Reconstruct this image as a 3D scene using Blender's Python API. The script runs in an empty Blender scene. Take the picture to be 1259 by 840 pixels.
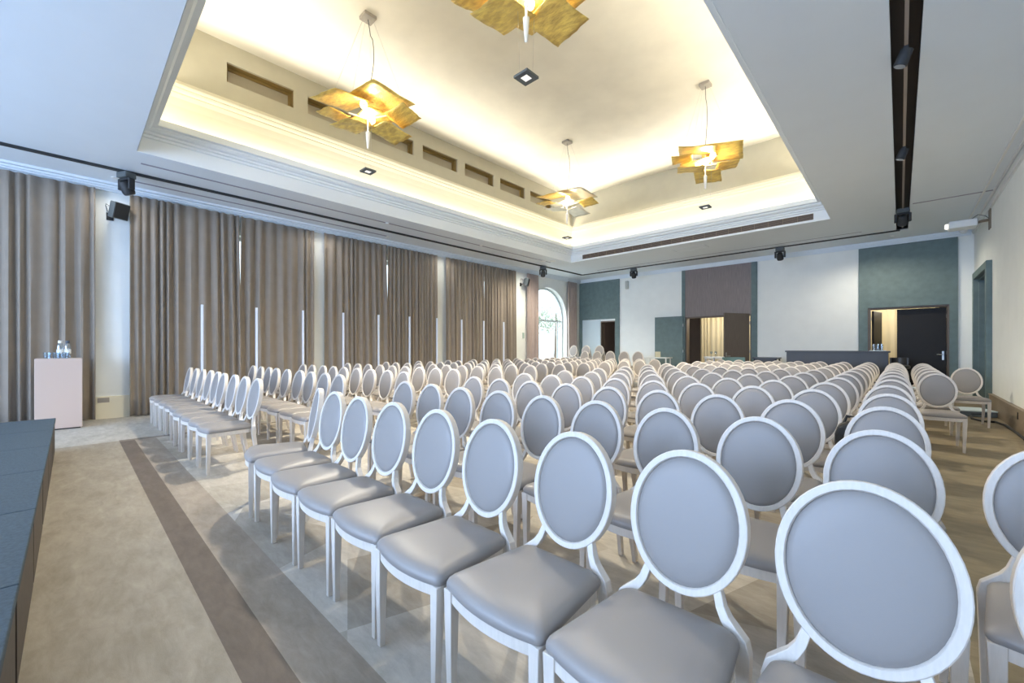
import bpy, bmesh, math, random
from mathutils import Vector, Matrix
random.seed(7)
S = bpy.context.scene
COL = S.collection
PI = math.pi

# ---------------------------------------------------------------- materials
def lin(c):
    return tuple(((x/255)/12.92 if x/255 <= .04045 else ((x/255+.055)/1.055)**2.4) for x in c)

def mat(name, rgb, rough=.6, metal=0.0, noise=0.0, nscale=8.0, bump=0.0, bscale=200.0, stretch=None, spec=.5, trans=0.0, sheen=0.0):
    m = bpy.data.materials.new(name); m.use_nodes = True
    nt = m.node_tree; b = nt.nodes['Principled BSDF']
    c = lin(rgb)
    b.inputs['Base Color'].default_value = (*c, 1)
    b.inputs['Roughness'].default_value = rough
    b.inputs['Metallic'].default_value = metal
    b.inputs['Specular IOR Level'].default_value = spec
    b.inputs['Transmission Weight'].default_value = trans
    if sheen:
        b.inputs['Sheen Weight'].default_value = sheen
    if noise or bump:
        tc = nt.nodes.new('ShaderNodeTexCoord')
        mp = nt.nodes.new('ShaderNodeMapping')
        if stretch: mp.inputs['Scale'].default_value = stretch
        nt.links.new(tc.outputs['Object'], mp.inputs['Vector'])
    if noise:
        n = nt.nodes.new('ShaderNodeTexNoise'); n.inputs['Scale'].default_value = nscale; n.inputs['Detail'].default_value = 4
        nt.links.new(mp.outputs[0], n.inputs['Vector'])
        r = nt.nodes.new('ShaderNodeValToRGB')
        r.color_ramp.elements[0].position = .3; r.color_ramp.elements[1].position = .7
        r.color_ramp.elements[0].color = tuple(max(0, x*(1-noise)) for x in c)+(1,)
        r.color_ramp.elements[1].color = tuple(min(1, x*(1+noise)) for x in c)+(1,)
        nt.links.new(n.outputs['Fac'], r.inputs['Fac']); nt.links.new(r.outputs['Color'], b.inputs['Base Color'])
    if bump:
        n2 = nt.nodes.new('ShaderNodeTexNoise'); n2.inputs['Scale'].default_value = bscale; n2.inputs['Detail'].default_value = 3
        nt.links.new(mp.outputs[0], n2.inputs['Vector'])
        bp = nt.nodes.new('ShaderNodeBump'); bp.inputs['Strength'].default_value = bump; bp.inputs['Distance'].default_value = .01
        nt.links.new(n2.outputs['Fac'], bp.inputs['Height']); nt.links.new(bp.outputs['Normal'], b.inputs['Normal'])
    return m

def emit(name, rgb, s):
    m = bpy.data.materials.new(name); m.use_nodes = True
    nt = m.node_tree; nt.nodes.remove(nt.nodes['Principled BSDF'])
    e = nt.nodes.new('ShaderNodeEmission'); e.inputs['Color'].default_value = (*lin(rgb), 1); e.inputs['Strength'].default_value = s
    nt.links.new(e.outputs[0], nt.nodes['Material Output'].inputs['Surface'])
    return m

def glass(name, tint=(1,1,1), refl=.12):
    m = bpy.data.materials.new(name); m.use_nodes = True
    nt = m.node_tree; nt.nodes.remove(nt.nodes['Principled BSDF'])
    t = nt.nodes.new('ShaderNodeBsdfTransparent'); t.inputs[0].default_value = (*tint, 1)
    g = nt.nodes.new('ShaderNodeBsdfGlossy'); g.inputs['Roughness'].default_value = .03
    mx = nt.nodes.new('ShaderNodeMixShader'); mx.inputs[0].default_value = refl
    nt.links.new(t.outputs[0], mx.inputs[1]); nt.links.new(g.outputs[0], mx.inputs[2])
    nt.links.new(mx.outputs[0], nt.nodes['Material Output'].inputs['Surface'])
    return m

M = {}
M['white'] = mat('white_plaster', (236,238,234), .7, noise=.02, nscale=3)
M['ceil'] = mat('ceiling_paint', (222,230,236), .55, noise=.01, nscale=2)
M['cream'] = mat('cream_plaster', (232,226,204), .6)
M['traywall'] = mat('tray_wall_plaster', (188,184,166), .65, noise=.03, nscale=4)
M['trayceil'] = mat('tray_ceiling_metallic_paint', (222,218,206), .42, noise=.06, nscale=1.6)
M['niche'] = mat('niche_lining', (140,118,70), .5)
M['blind'] = mat('niche_blind', (168,160,142), .7)
M['teal'] = mat('teal_wall_fabric', (100,118,118), .6, noise=.10, nscale=6, bump=.2, bscale=300)
M['greywood'] = mat('grey_brown_veneer', (128,117,114), .5, noise=.16, nscale=9, stretch=(9,9,.35))
M['brownwood'] = mat('brown_door_veneer', (98,86,76), .5, noise=.18, nscale=9, stretch=(9,9,.35))
M['tanwood'] = mat('tan_door_veneer', (150,128,92), .5, noise=.1, nscale=9, stretch=(9,9,.35))
M['darkdoor'] = mat('dark_door_lacquer', (34,32,31), .5, spec=.25)
M['darkblue'] = mat('dark_blue_grey_lacquer', (66,78,92), .45)
M['skirt_r'] = mat('weathered_skirting', (132,118,100), .55, noise=.12, nscale=6, stretch=(1,.3,1))
M['curtain'] = mat('taupe_curtain_cloth', (140,128,114), .85, noise=.05, nscale=5, bump=.12, bscale=260, sheen=.2)
M['mauve'] = mat('pale_mauve_curtain_cloth', (176,160,152), .85, noise=.04, nscale=5)
M['creamcurtain'] = mat('cream_curtain_cloth', (226,214,178), .85)
M['black'] = mat('black_metal', (40,41,42), .6)
M['dark'] = mat('dark_slot_metal', (70,62,58), .6)
M['darkin'] = mat('dark_slot_inside', (52,46,43), .7)
M['greydk'] = mat('dark_grey_plastic', (84,90,90), .5)
M['steel'] = mat('brushed_steel', (190,190,190), .3, metal=1)
M['whitepl'] = mat('white_plastic', (226,228,226), .4)
M['padcloth'] = mat('taupe_leatherette', (142,136,131), .42, bump=.05, bscale=500, spec=.45)
M['frame'] = mat('limewashed_wood', (210,201,190), .5, noise=.05, nscale=16, stretch=(6,6,.8), bump=.08, bscale=120)
M['gold'] = mat('gold_leaf', (246,202,108), .40, metal=.32, noise=.3, nscale=7, bump=.9, bscale=22, stretch=(1,2.2,1))
M['silverleaf'] = mat('silver_leaf', (232,226,206), .34, metal=.55, noise=.08, nscale=7, bump=.9, bscale=13)
M['lampwhite'] = mat('white_lamp_enamel', (236,234,226), .35)
M['bulb'] = emit('bulb_glow', (255,226,160), 14)
M['spotlens'] = emit('downlight_lens', (255,250,240), 1.1)
M['lens'] = mat('lamp_lens', (150,156,160), .15)
M['deck'] = mat('blue_teal_stage_carpet', (58,71,79), .9, noise=.22, nscale=60, bump=.3, bscale=400)
M['skirt'] = mat('dark_brown_stage_skirt', (74,66,58), .8, noise=.12, nscale=30)
M['podium'] = mat('pale_pink_beige_laminate', (198,178,166), .5)
M['bar'] = mat('black_bar_laminate', (58,57,56), .4, noise=.08, nscale=5)
M['pole'] = mat('pale_blue_white_enamel', (222,228,240), .4)
M['glass'] = glass('clear_glass', (.93,.96,.97), .10)
M['glassware'] = glass('drinking_glass', (.84,.90,.95), .22)
M['bottle'] = glass('bottle_glass', (.88,.94,.98), .25)
M['capw'] = mat('white_bottle_cap', (230,230,225), .4)
M['capd'] = mat('dark_blue_bottle_cap', (50,62,78), .4)
M['winframe'] = mat('grey_white_window_frame', (196,206,208), .45)
M['tuft'] = mat('teal_chair_velvet', (112,140,136), .8)
M['paper'] = mat('pale_blue_paper', (206,220,226), .6)
M['case'] = mat('grey_blue_case', (96,108,118), .5)
M['sign'] = mat('cream_sign_card', (214,204,170), .6)
M['plategrey'] = mat('grey_socket_plate', (158,152,144), .4)
M['bark'] = mat('bark', (110,96,80), .9, noise=.2)
M['leaf'] = mat('pale_leaf', (186,196,176), .7, noise=.2, nscale=3)
M['ground'] = mat('pale_terrace_paving', (206,204,196), .8, noise=.05)
M['hedge'] = mat('pale_hedge_leaf', (142,156,128), .8, noise=.3, nscale=6)

def floor_material():
    m = bpy.data.materials.new('patterned_beige_carpet'); m.use_nodes = True
    nt = m.node_tree; N = nt.nodes; L = nt.links; b = N['Principled BSDF']
    tc = N.new('ShaderNodeTexCoord'); sp = N.new('ShaderNodeSeparateXYZ'); L.new(tc.outputs['Object'], sp.inputs[0])
    X, Y = sp.outputs[0], sp.outputs[1]
    def mth(op, a, bb=None):
        n = N.new('ShaderNodeMath'); n.operation = op
        for i, v in enumerate((a, bb)):
            if v is None: continue
            if isinstance(v, (int, float)): n.inputs[i].default_value = v
            else: L.new(v, n.inputs[i])
        return n.outputs[0]
    def band(v, lo, hi): return mth('MULTIPLY', mth('GREATER_THAN', v, lo), mth('LESS_THAN', v, hi))
    def mix(f, c1, c2):
        n = N.new('ShaderNodeMix'); n.data_type = 'RGBA'
        L.new(f, n.inputs[0])
        for i, c in ((6, c1), (7, c2)):
            if isinstance(c, tuple): n.inputs[i].default_value = (*lin(c), 1)
            else: L.new(c, n.inputs[i])
        return n.outputs[2]
    # triangular tone pattern under the chairs
    s = 1.15
    u = mth('DIVIDE', mth('ADD', mth('MULTIPLY', X, .94), mth('MULTIPLY', Y, .34)), s)
    v = mth('DIVIDE', mth('ADD', mth('MULTIPLY', Y, .94), mth('MULTIPLY', X, -.34)), s)
    fu, fv = mth('FLOOR', u), mth('FLOOR', v)
    fd, fe = mth('FLOOR', mth('ADD', u, v)), mth('FLOOR', mth('SUBTRACT', mth('MULTIPLY', u, 1.3), v))
    cb = N.new('ShaderNodeCombineXYZ'); L.new(mth('ADD', fu, mth('MULTIPLY', fe, 7.3)), cb.inputs[0]); L.new(fv, cb.inputs[1]); L.new(fd, cb.inputs[2])
    wn = N.new('ShaderNodeTexWhiteNoise'); wn.noise_dimensions = '3D'; L.new(cb.outputs[0], wn.inputs['Vector'])
    pat = mix(wn.outputs['Value'], (170,161,148), (220,214,204))
    base = mix(mth('LESS_THAN', Y, .867), pat, (170,161,147))
    base = mix(band(Y, .630, .867), base, (168,157,145))
    base = mix(band(Y, .469, .631), base, (116,105,96))
    out = mth('LESS_THAN', X, -8.2)
    base = mix(out, base, (196,191,182))
    base = mix(mth('MULTIPLY', band(X, -8.25, -8.12), mth('GREATER_THAN', Y, .469)), base, (140,130,120))
    base = mix(mth('GREATER_THAN', X, .22), base, (156,142,116))
    # cloudy wear
    n1 = N.new('ShaderNodeTexNoise'); n1.inputs['Scale'].default_value = 2.2; n1.inputs['Detail'].default_value = 9; n1.inputs['Roughness'].default_value = .68
    mp = N.new('ShaderNodeMapping'); mp.inputs['Scale'].default_value = (1, 2.2, 1); L.new(tc.outputs['Object'], mp.inputs[0]); L.new(mp.outputs[0], n1.inputs['Vector'])
    r = N.new('ShaderNodeValToRGB'); r.color_ramp.elements[0].position = .3; r.color_ramp.elements[1].position = .72
    r.color_ramp.elements[0].color = (.70,.685,.65,1); r.color_ramp.elements[1].color = (1.0,1.0,1.0,1)
    L.new(n1.outputs['Fac'], r.inputs['Fac'])
    mu = N.new('ShaderNodeMix'); mu.data_type = 'RGBA'; mu.blend_type = 'MULTIPLY'; mu.inputs[0].default_value = 1
    L.new(base, mu.inputs[6]); L.new(r.outputs['Color'], mu.inputs[7])
    n3 = N.new('ShaderNodeTexNoise'); n3.inputs['Scale'].default_value = 9; n3.inputs['Detail'].default_value = 8; n3.inputs['Roughness'].default_value = .7; n3.inputs['Distortion'].default_value = .6
    mp3 = N.new('ShaderNodeMapping'); mp3.inputs['Scale'].default_value = (.55, 1.7, 1); mp3.inputs['Rotation'].default_value = (0,0,.5); L.new(tc.outputs['Object'], mp3.inputs[0]); L.new(mp3.outputs[0], n3.inputs['Vector'])
    r3 = N.new('ShaderNodeValToRGB'); r3.color_ramp.elements[0].position = .32; r3.color_ramp.elements[1].position = .66
    r3.color_ramp.elements[0].color = (.80,.79,.77,1); r3.color_ramp.elements[1].color = (1.04,1.04,1.03,1)
    L.new(n3.outputs['Fac'], r3.inputs['Fac'])
    mu2 = N.new('ShaderNodeMix'); mu2.data_type = 'RGBA'; mu2.blend_type = 'MULTIPLY'; mu2.inputs[0].default_value = 1
    L.new(mu.outputs[2], mu2.inputs[6]); L.new(r3.outputs['Color'], mu2.inputs[7])
    L.new(mu2.outputs[2], b.inputs['Base Color'])
    b.inputs['Roughness'].default_value = .62; b.inputs['Specular IOR Level'].default_value = .35
    n2 = N.new('ShaderNodeTexNoise'); n2.inputs['Scale'].default_value = 220; L.new(tc.outputs['Object'], n2.inputs['Vector'])
    bp = N.new('ShaderNodeBump'); bp.inputs['Strength'].default_value = .15; bp.inputs['Distance'].default_value = .004
    L.new(n2.outputs['Fac'], bp.inputs['Height']); L.new(bp.outputs[0], b.inputs['Normal'])
    return m
M['floor'] = floor_material()

# ---------------------------------------------------------------- mesh helpers
class MB:
    def __init__(s): s.bm = bmesh.new()
    def box(s, x0, x1, y0, y1, z0, z1, mtx=None):
        vs = [s.bm.verts.new(p) for p in ((x0,y0,z0),(x1,y0,z0),(x1,y1,z0),(x0,y1,z0),(x0,y0,z1),(x1,y0,z1),(x1,y1,z1),(x0,y1,z1))]
        for f in ((3,2,1,0),(4,5,6,7),(0,1,5,4),(1,2,6,5),(2,3,7,6),(3,0,4,7)):
            s.bm.faces.new([vs[i] for i in f])
        if mtx is not None:
            for v in vs: v.co = mtx @ v.co
        return s
    def loft(s, rings, cap=True, closed=True, loop=False):
        R = [[s.bm.verts.new(p) for p in r] for r in rings]
        n = len(R[0])
        pairs = list(zip(R, R[1:])) + ([(R[-1], R[0])] if loop else [])
        for a, b in pairs:
            for i in range(n if closed else n-1):
                j = (i+1) % n
                s.bm.faces.new((a[i], a[j], b[j], b[i]))
        if cap and not loop:
            s.bm.faces.new(list(reversed(R[0]))); s.bm.faces.new(R[-1])
        return s
    def tube(s, pts, r, seg=8, cap=True):
        pts = [Vector(p) for p in pts]
        rs = r if isinstance(r, (list, tuple)) else [r]*len(pts)
        rings = []; up = None
        for i, p in enumerate(pts):
            d = (pts[min(i+1, len(pts)-1)] - pts[max(i-1, 0)]).normalized()
            if up is None or abs(d.dot(up)) > .98:
                up = Vector((0,0,1)) if abs(d.z) < .9 else Vector((1,0,0))
            a = d.cross(up).normalized(); b = d.cross(a).normalized(); up = a.cross(d) if False else up
            rings.append([p + (a*math.cos(2*PI*k/seg) + b*math.sin(2*PI*k/seg))*rs[i] for k in range(seg)])
        return s.loft(rings, cap)
    def bar(s, pts, w, d, up=(0,1,0)):
        """rectangular section bar along pts: w across, d along 'up'"""
        pts = [Vector(p) for p in pts]; up = Vector(up)
        ws = w if isinstance(w, (list, tuple)) else [w]*len(pts)
        ds = d if isinstance(d, (list, tuple)) else [d]*len(pts)
        rings = []
        for i, p in enumerate(pts):
            t = (pts[min(i+1, len(pts)-1)] - pts[max(i-1, 0)]).normalized()
            a = t.cross(up).normalized(); b = a.cross(t).normalized()
            hw, hd = ws[i]/2, ds[i]/2
            rings.append([p + a*hw*sx + b*hd*sy for sx, sy in ((-1,-1),(1,-1),(1,1),(-1,1))])
        return s.loft(rings)
    def lathe(s, prof, c=(0,0,0), seg=20, mtx=None):
        c = Vector(c); rings = []
        for r, z in prof:
            ring = [Vector((r*math.cos(2*PI*k/seg), r*math.sin(2*PI*k/seg), z)) for k in range(seg)]
            if mtx is not None: ring = [mtx @ p for p in ring]
            rings.append([p + c for p in ring])
        return s.loft(rings)
    def poly(s, outer, holes, f, thick):
        """plan polygon (list of 2D) with holes; f maps 2D to 3D, thick is extrusion vector"""
        es = []
        for lp in [outer] + holes:
            vs = [s.bm.verts.new(f(p)) for p in lp]
            es += [s.bm.edges.new((vs[i], vs[(i+1) % len(vs)])) for i in range(len(vs))]
        g = bmesh.ops.triangle_fill(s.bm, use_beauty=True, use_dissolve=False, edges=es)
        fs = [x for x in g['geom'] if isinstance(x, bmesh.types.BMFace)]
        e = bmesh.ops.extrude_face_region(s.bm, geom=fs)
        bmesh.ops.translate(s.bm, verts=[x for x in e['geom'] if isinstance(x, bmesh.types.BMVert)], vec=Vector(thick))
        return s
    def build(s, name, m, parent=None, smooth=False, bevel=0, loc=None, rot=None, seg=2):
        bmesh.ops.recalc_face_normals(s.bm, faces=s.bm.faces)
        me = bpy.data.meshes.new(name); s.bm.to_mesh(me); s.bm.free()
        o = bpy.data.objects.new(name, me); COL.objects.link(o)
        me.materials.append(M[m] if isinstance(m, str) else m)
        if smooth:
            me.polygons.foreach_set('use_smooth', [True]*len(me.polygons))
            try: me.set_sharp_from_angle(angle=math.radians(40))
            except Exception: pass
        if bevel:
            bv = o.modifiers.new('bevel', 'BEVEL'); bv.width = bevel; bv.segments = seg; bv.limit_method = 'ANGLE'
        if parent is not None: o.parent = parent
        if loc: o.location = loc
        if rot: o.rotation_euler = rot
        return o

def empty(name, loc=(0,0,0), rz=0):
    o = bpy.data.objects.new(name, None); COL.objects.link(o); o.location = loc; o.rotation_euler = (0,0,rz)
    o.empty_display_size = .1
    return o
def tag(o, label, cat, group=None, kind=None):
    o['label'] = label; o['category'] = cat
    if group: o['group'] = group
    if kind: o['kind'] = kind
    return o
def struct(o, label=None):
    o['kind'] = 'structure'
    if label: o['label'] = label; o['category'] = o.name.split('_')[0]
    return o
def copy_tree(o, parent=None):
    c = o.copy(); COL.objects.link(c)
    if parent is not None: c.parent = parent
    for ch in list(o.children): copy_tree(ch, c)
    return c
ORD = ['zeroth','first','second','third','fourth','fifth','sixth','seventh','eighth','ninth','tenth','eleventh','twelfth','thirteenth','fourteenth']

# ---------------------------------------------------------------- room dimensions
XL, XR, YB, YF, ZC = -10.95, 1.42, 16.25, -6.5, 4.45
TX0, TX1, TY0, TY1 = -8.80, -1.225, .706, 12.55      # opening of the ceiling tray
ZT = 6.75

# floor and outside ground
struct(MB().box(XL-.3, XR+.3, YF-.3, 20.2, -.2, 0).build('floor', 'floor'), 'beige patterned carpet floor')
struct(MB().box(-40, XL-.36, -12, 40, -.3, -.12).build('ground', 'ground'), 'pale terrace paving outside the windows')

# main ceiling with the tray opening and the slot for the spotlights
SLX0, SLX1, SLY1 = -.072, .155, 14.98
mb = MB().poly([(XL-.3,YF-.3),(XR+.3,YF-.3),(XR+.3,YB+.3),(XL-.3,YB+.3)],
               [[(TX0,TY0),(TX1,TY0),(TX1,TY1),(TX0,TY1)], [(SLX0,YF+1),(SLX1,YF+1),(SLX1,SLY1),(SLX0,SLY1)]],
               lambda p: (p[0],p[1],ZC), (0,0,.12))
struct(mb.build('ceiling', 'ceil'), 'pale flat ceiling around the lit tray')
mb = MB()
mb.box(SLX0-.03, SLX0, YF+1, SLY1, ZC+.01, ZC+.22); mb.box(SLX1, SLX1+.03, YF+1, SLY1, ZC+.01, ZC+.22)
mb.box(SLX0-.03, SLX1+.03, YF+1, SLY1, ZC+.22, ZC+.25); mb.box(SLX0-.03, SLX1+.03, SLY1, SLY1+.03, ZC+.01, ZC+.25)
struct(mb.build('trim_1', 'dark'), 'dark recessed slot in the ceiling for spotlights')
rail = MB().box(.032, .062, YF+1.1, SLY1-.1, ZC+.02, ZC+.05)
for k in range(16): rail.box(.040, .054, YF+1.6+k*1.28, YF+1.63+k*1.28, ZC+.05, ZC+.22)
tag(rail.build('lighting_rail', mat('rail_alu', (150,138,128), .45)), 'grey metal rail running inside the dark ceiling slot', 'rail')

# upper tray ceiling
struct(MB().box(TX0-.3, TX1+.3, TY0-.3, TY1+.3, ZT, ZT+.12).build('ceiling', 'trayceil'), 'raised pale ceiling inside the tray')

def ring(prof, m, name, label):
    rings = []
    for e, z in prof:
        rings.append([(TX0+e,TY0+e,z),(TX1-e,TY0+e,z),(TX1-e,TY1-e,z),(TX0+e,TY1-e,z)])
    o = MB().loft(rings, cap=False).build(name, m); return struct(o, label)
ring([(.004,4.452),(.004,4.70),(.035,4.71),(.035,4.745),(.075,4.755),(.075,4.79),(.13,4.80),(.16,4.83),(.16,4.86),(.23,4.865),(.23,4.97),(.205,4.97),(.205,4.885),(-.03,4.885)],
     'ceil', 'trim_2', 'stepped moulding and lip around the ceiling tray')
ring([(-.03,4.885),(-.03,5.05),(-.02,5.2),(.0,5.38),(.03,5.50),(.075,5.555),(.075,5.575),(.13,5.585),(.155,5.61),(.155,5.625),(.20,5.63),(.22,5.65),(.22,5.70),(.205,5.70),(.205,5.67),(.10,5.67)],
     'cream', 'trim_3', 'cream cove of the ceiling tray with double moulding')
# upper tray walls (left one with the niche windows)
e = .10
NY = [1.885 + 1.3745*k for k in range(7)]
holes = [[(y,6.06),(y+1.11,6.06),(y+1.11,6.41),(y,6.41)] for y in NY]
mb = MB().poly([(TY0-.2,5.60),(TY1+.2,5.60),(TY1+.2,ZT),(TY0-.2,ZT)], holes, lambda p: (TX0+e,p[0],p[1]), (-.05,0,0))
struct(mb.build('wall_upper_window_side', 'traywall'), 'upper tray wall pierced by a row of niches')
struct(MB().box(TX0-.2, TX1+.2, TY1-e, TY1-e+.05, 5.60, ZT).build('wall_upper_back', 'traywall'), 'upper tray wall at the back of the hall')
struct(MB().box(TX1-e, TX1-e+.05, TY0-.2, TY1-e, 5.60, ZT).build('wall_upper_door_side', 'traywall'), 'upper tray wall on the door side')
struct(MB().box(TX0+e, TX1-e, TY0+e-.05, TY0+e, 5.60, ZT).build('wall_upper_front', 'traywall'), 'upper tray wall on the stage side')
for k, y in enumerate(NY):
    n = empty('window_%d' % (k+5), (TX0+e, y+.555, 6.06)); struct(n, 'shallow brown niche window high in the tray wall')
    mb = MB(); x0 = TX0+e; d = .24
    for (a0,a1,b0,b1) in ((y-.03,y,6.03,6.44),(y+1.11,y+1.14,6.03,6.44),(y,y+1.11,6.03,6.06),(y,y+1.11,6.41,6.44)):
        mb.box(-.05-d, -.05, a0-y-.555, a1-y-.555, b0-6.06, b1-6.06)
    mb.build('window_lining', 'niche', n)
    mb = MB()
    for (a0,a1,b0,b1) in ((-.555,-.505,0,.35),(.505,.555,0,.35),(-.505,.505,.30,.35),(-.505,.505,0,.04)):
        mb.box(-.22, -.17, a0, a1, b0, b1)
    mb.build('window_frame', 'niche', n)
    MB().box(-.20, -.19, -.505, .505, .04, .30).build('blind', 'blind', n)

# ---------------------------------------------------------------- walls
WC = [2.50, 6.25, 10.10, 13.95]                 # centres of the arched windows
HW, ZS = 1.30, 2.60
def arch(c, hw, zs, z0, n=20):
    return [(c-hw, z0)] + [(c - hw*math.cos(PI*k/n), zs + hw*math.sin(PI*k/n)) for k in range(n+1)] + [(c+hw, z0)]
mb = MB().poly([(YF-.3,-.05),(YB+.3,-.05),(YB+.3,ZC+.1),(YF-.3,ZC+.1)], [arch(c, HW, ZS, .06) for c in WC],
               lambda p: (XL,p[0],p[1]), (-.34,0,0))
struct(mb.build('wall_left', 'white'), 'white wall with tall arched windows behind curtains')
for k, c in enumerate(WC):
    w = empty('window_%d' % (k+1), (XL-.2, c, .06)); struct(w, 'tall arched window with slim grey frame')
    out = [(y-c, z-.06) for y, z in arch(c, HW-.005, ZS, .065)]; inn = [(y-c, z-.06) for y, z in arch(c, HW-.075, ZS, .13)]
    mb = MB().poly(out, [inn], lambda p: (0, p[0], p[1]), (-.06,0,0))
    mb.build('window_frame', 'winframe', w)
    mb = MB().box(-.06, 0, -HW+.07, HW-.07, 2.40, 2.47)
    for y in (-.42, .92): mb.box(-.055, -.005, y-.03, y+.03, .07, 2.40)
    mb.build('transom', 'winframe', w)
    MB().poly([(y-c, z-.06) for y, z in arch(c, HW-.07, ZS, .125)], [], lambda p: (-.028, p[0], p[1]), (-.006,0,0)).build('pane', 'glass', w)
    MB().tube([(.0,-.36,.98),(.05,-.36,.98),(.05,-.36,1.12)], .01).build('handle', 'black', w)

# back wall with three door openings
mb = MB()
ZO = 2.51
xs = [(XL-.3,-9.78),(-9.05,-6.04),(-3.78,-.70),(.97,XR+.3)]
for a, b in xs: mb.box(a, b, YB, YB+.25, -.05, ZC+.1)
for a, b in ((-9.78,-9.05),(-6.04,-3.78),(-.70,.97)): mb.box(a, b, YB, YB+.25, ZO, ZC+.1)
struct(mb.build('wall_back', 'white'), 'white back wall with three tall door portals')
struct(MB().box(XR, XR+.3, 15.45, YB, -.05, ZC+.1).box(XR, XR+.3, YF-.3, 13.45, -.05, ZC+.1).box(XR, XR+.3, 13.45, 15.45, 3.05, ZC+.1)
       .build('wall_right', 'white'), 'white wall along the door side')
# front wall (behind the stage) with big windows for the daylight
fw = [(-10.2,-7.8),(-6.6,-4.2),(-3.0,-.6)]
mb = MB().poly([(XL-.3,-.05),(XR+.3,-.05),(XR+.3,ZC+.1),(XL-.3,ZC+.1)], [[(a,.9),(b,.9),(b,3.9),(a,3.9)] for a, b in fw],
               lambda p: (p[0], YF, p[1]), (0,-.3,0))
struct(mb.build('wall_front', 'white'), 'wall behind the stage with wide windows')
# corridor behind the back wall
mb = MB().box(XL-.3, XR+.3, 20.2, 20.4, -.05, 3.2).box(XL-.3, XR+.3, YB+.25, 20.4, 3.0, 3.2).box(XR+.3, XR+.5, YB+.25, 20.4, -.05, 3.2).box(XL-.5, XL-.3, YB+.25, 20.4, -.05, 3.2)
struct(mb.build('wall_corridor', 'greywood'), 'dim corridor walls seen through the open doors')

# cornices
mb = MB()
for i, (d, z0) in enumerate(((.04,4.30),(.075,4.335),(.11,4.37),(.16,4.41))):
    mb.box(XL, XL+d, YF, YB, z0, ZC if i == 3 else z0+.035)
struct(mb.build('trim_4', 'ceil'), 'stepped plaster cornice above the curtains')
mb = MB()
for i, (d, z0) in enumerate(((.04,4.31),(.08,4.36),(.13,4.41))):
    mb.box(XL+.16, XR-.05, YB-d, YB, z0, ZC if i == 2 else z0+.05)
struct(mb.build('trim_5', 'ceil'), 'plaster cornice along the back wall')
mb = MB()
for x, w in ((1.215,.03),(1.352,.03)): mb.box(x-w/2, x+w/2, YF, YB-.14, ZC-.022, ZC)
mb.box(1.38, XR, YF, YB-.14, 4.31, ZC)
struct(mb.build('trim_6', 'whitepl'), 'two thin white ceiling ribs beside the door side wall')
# skirtings
mb = MB()
for a, b in ((YF, 1.18),(3.82, 4.93),(7.57, 8.78),(11.42, 12.63),(15.27, YB-.1)): mb.box(XL, XL+.03, a, b, 0, .42)
struct(mb.build('baseboard_left', 'cream'), 'deep cream skirting below the window wall piers')
mb = MB().box(XR-.05, XR, YF, 13.28, 0, .355).box(XR-.062, XR, YF, 13.28, .355, .375)
struct(mb.build('baseboard_right', 'skirt_r'), 'weathered brown skirting along the door side wall')
mb = MB()
for a, b in ((-8.84,-7.30),(-3.58,-.92),(1.14,XR-.06)): mb.box(a, b, YB-.02, YB, 0, .12)
struct(mb.build('baseboard_back', 'white'), 'low white skirting on the back wall')

# teal and wood portals on the back wall
p = MB().box(-10.90,-8.85, YB-.05, YB, 2.60, 4.31)
p.box(-10.90,-10.74, YB-.05, YB, 0, 2.60).box(-9.05,-8.85, YB-.05, YB, 0, 2.60)
struct(p.build('trim_7', 'teal'), 'teal door portal beside the arched window')
struct(MB().box(-10.735,-9.80, YB-.035, YB, 0, 2.59).build('trim_8', 'paper'), 'pale panel inside the corner door portal')
p = MB().box(-6.17,-6.045, YB-.07, YB, 0, 4.31).box(-3.775,-3.60, YB-.07, YB, 0, 4.31)
struct(p.build('trim_9', 'teal'), 'teal strips framing the grey wood portal')
struct(MB().box(-6.045,-3.775, YB-.055, YB, ZO, 4.31).build('trim_10', 'greywood'), 'grey brown wood panel above the double door')
p = MB().box(-.91, 1.128, YB-.06, YB, ZO, 4.30).box(-.91,-.70, YB-.06, YB, 0, ZO).box(.97, 1.128, YB-.06, YB, 0, ZO)
struct(p.build('trim_11', 'teal'), 'teal portal around the dark double door')
# door jambs
mb = MB()
for a, b in ((-6.04,-6.0),(-3.82,-3.78),(-.70,-.64),(.93,.97),(-9.78,-9.75),(-9.08,-9.05)): mb.box(a, b, YB-.02, YB+.27, 0, ZO)
for a, b in ((-6.0,-3.82),(-.64,.93),(-9.75,-9.08)): mb.box(a, b, YB-.02, YB+.27, ZO-.05, ZO)
struct(mb.build('trim_12', 'brownwood'), 'dark wooden jambs of the back doors')

def door(num, hinge, ang, w, h, m, label, side=1, hz=1.05, handle=True):
    d = empty('door_%d' % num, (hinge[0], hinge[1], 0), ang); struct(d, label)
    MB().box(0, w, -.025, .025, .012, h).build('door_leaf', m, d, bevel=.004)
    if handle:
        for s in (-1, 1):
            hh = MB().box(w-.085, w-.045, s*.025, s*.032, hz-.12, hz+.12)
            hh.tube([(w-.065, s*.03, hz), (w-.065, s*.075, hz), (w-.20, s*.078, hz)], .011)
            hh.build('door_handle', 'steel', d)
    hb = MB()
    for z in (.25, 1.2, 2.2): hb.tube([(-.008, .03, z-.05), (-.008, .03, z+.05)], .011)
    hb.build('hinge', 'steel', d)
    return d
door(1, (-6.10, YB-.11), PI, 1.12, 2.55, 'teal', 'teal door leaf folded open flat against the back wall', handle=False)
door(2, (-3.84, YB-.10), PI+math.atan2(1.02, .52)*1.0, 1.13, 2.52, 'brownwood', 'brown wood door leaf standing open into the hall')
door(3, (.925, YB+.14), PI, .99, 2.44, 'darkdoor', 'closed black door leaf in the teal portal', handle=False)
dh = [o for o in COL.objects if o.name.startswith('door_3')][0]
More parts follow.
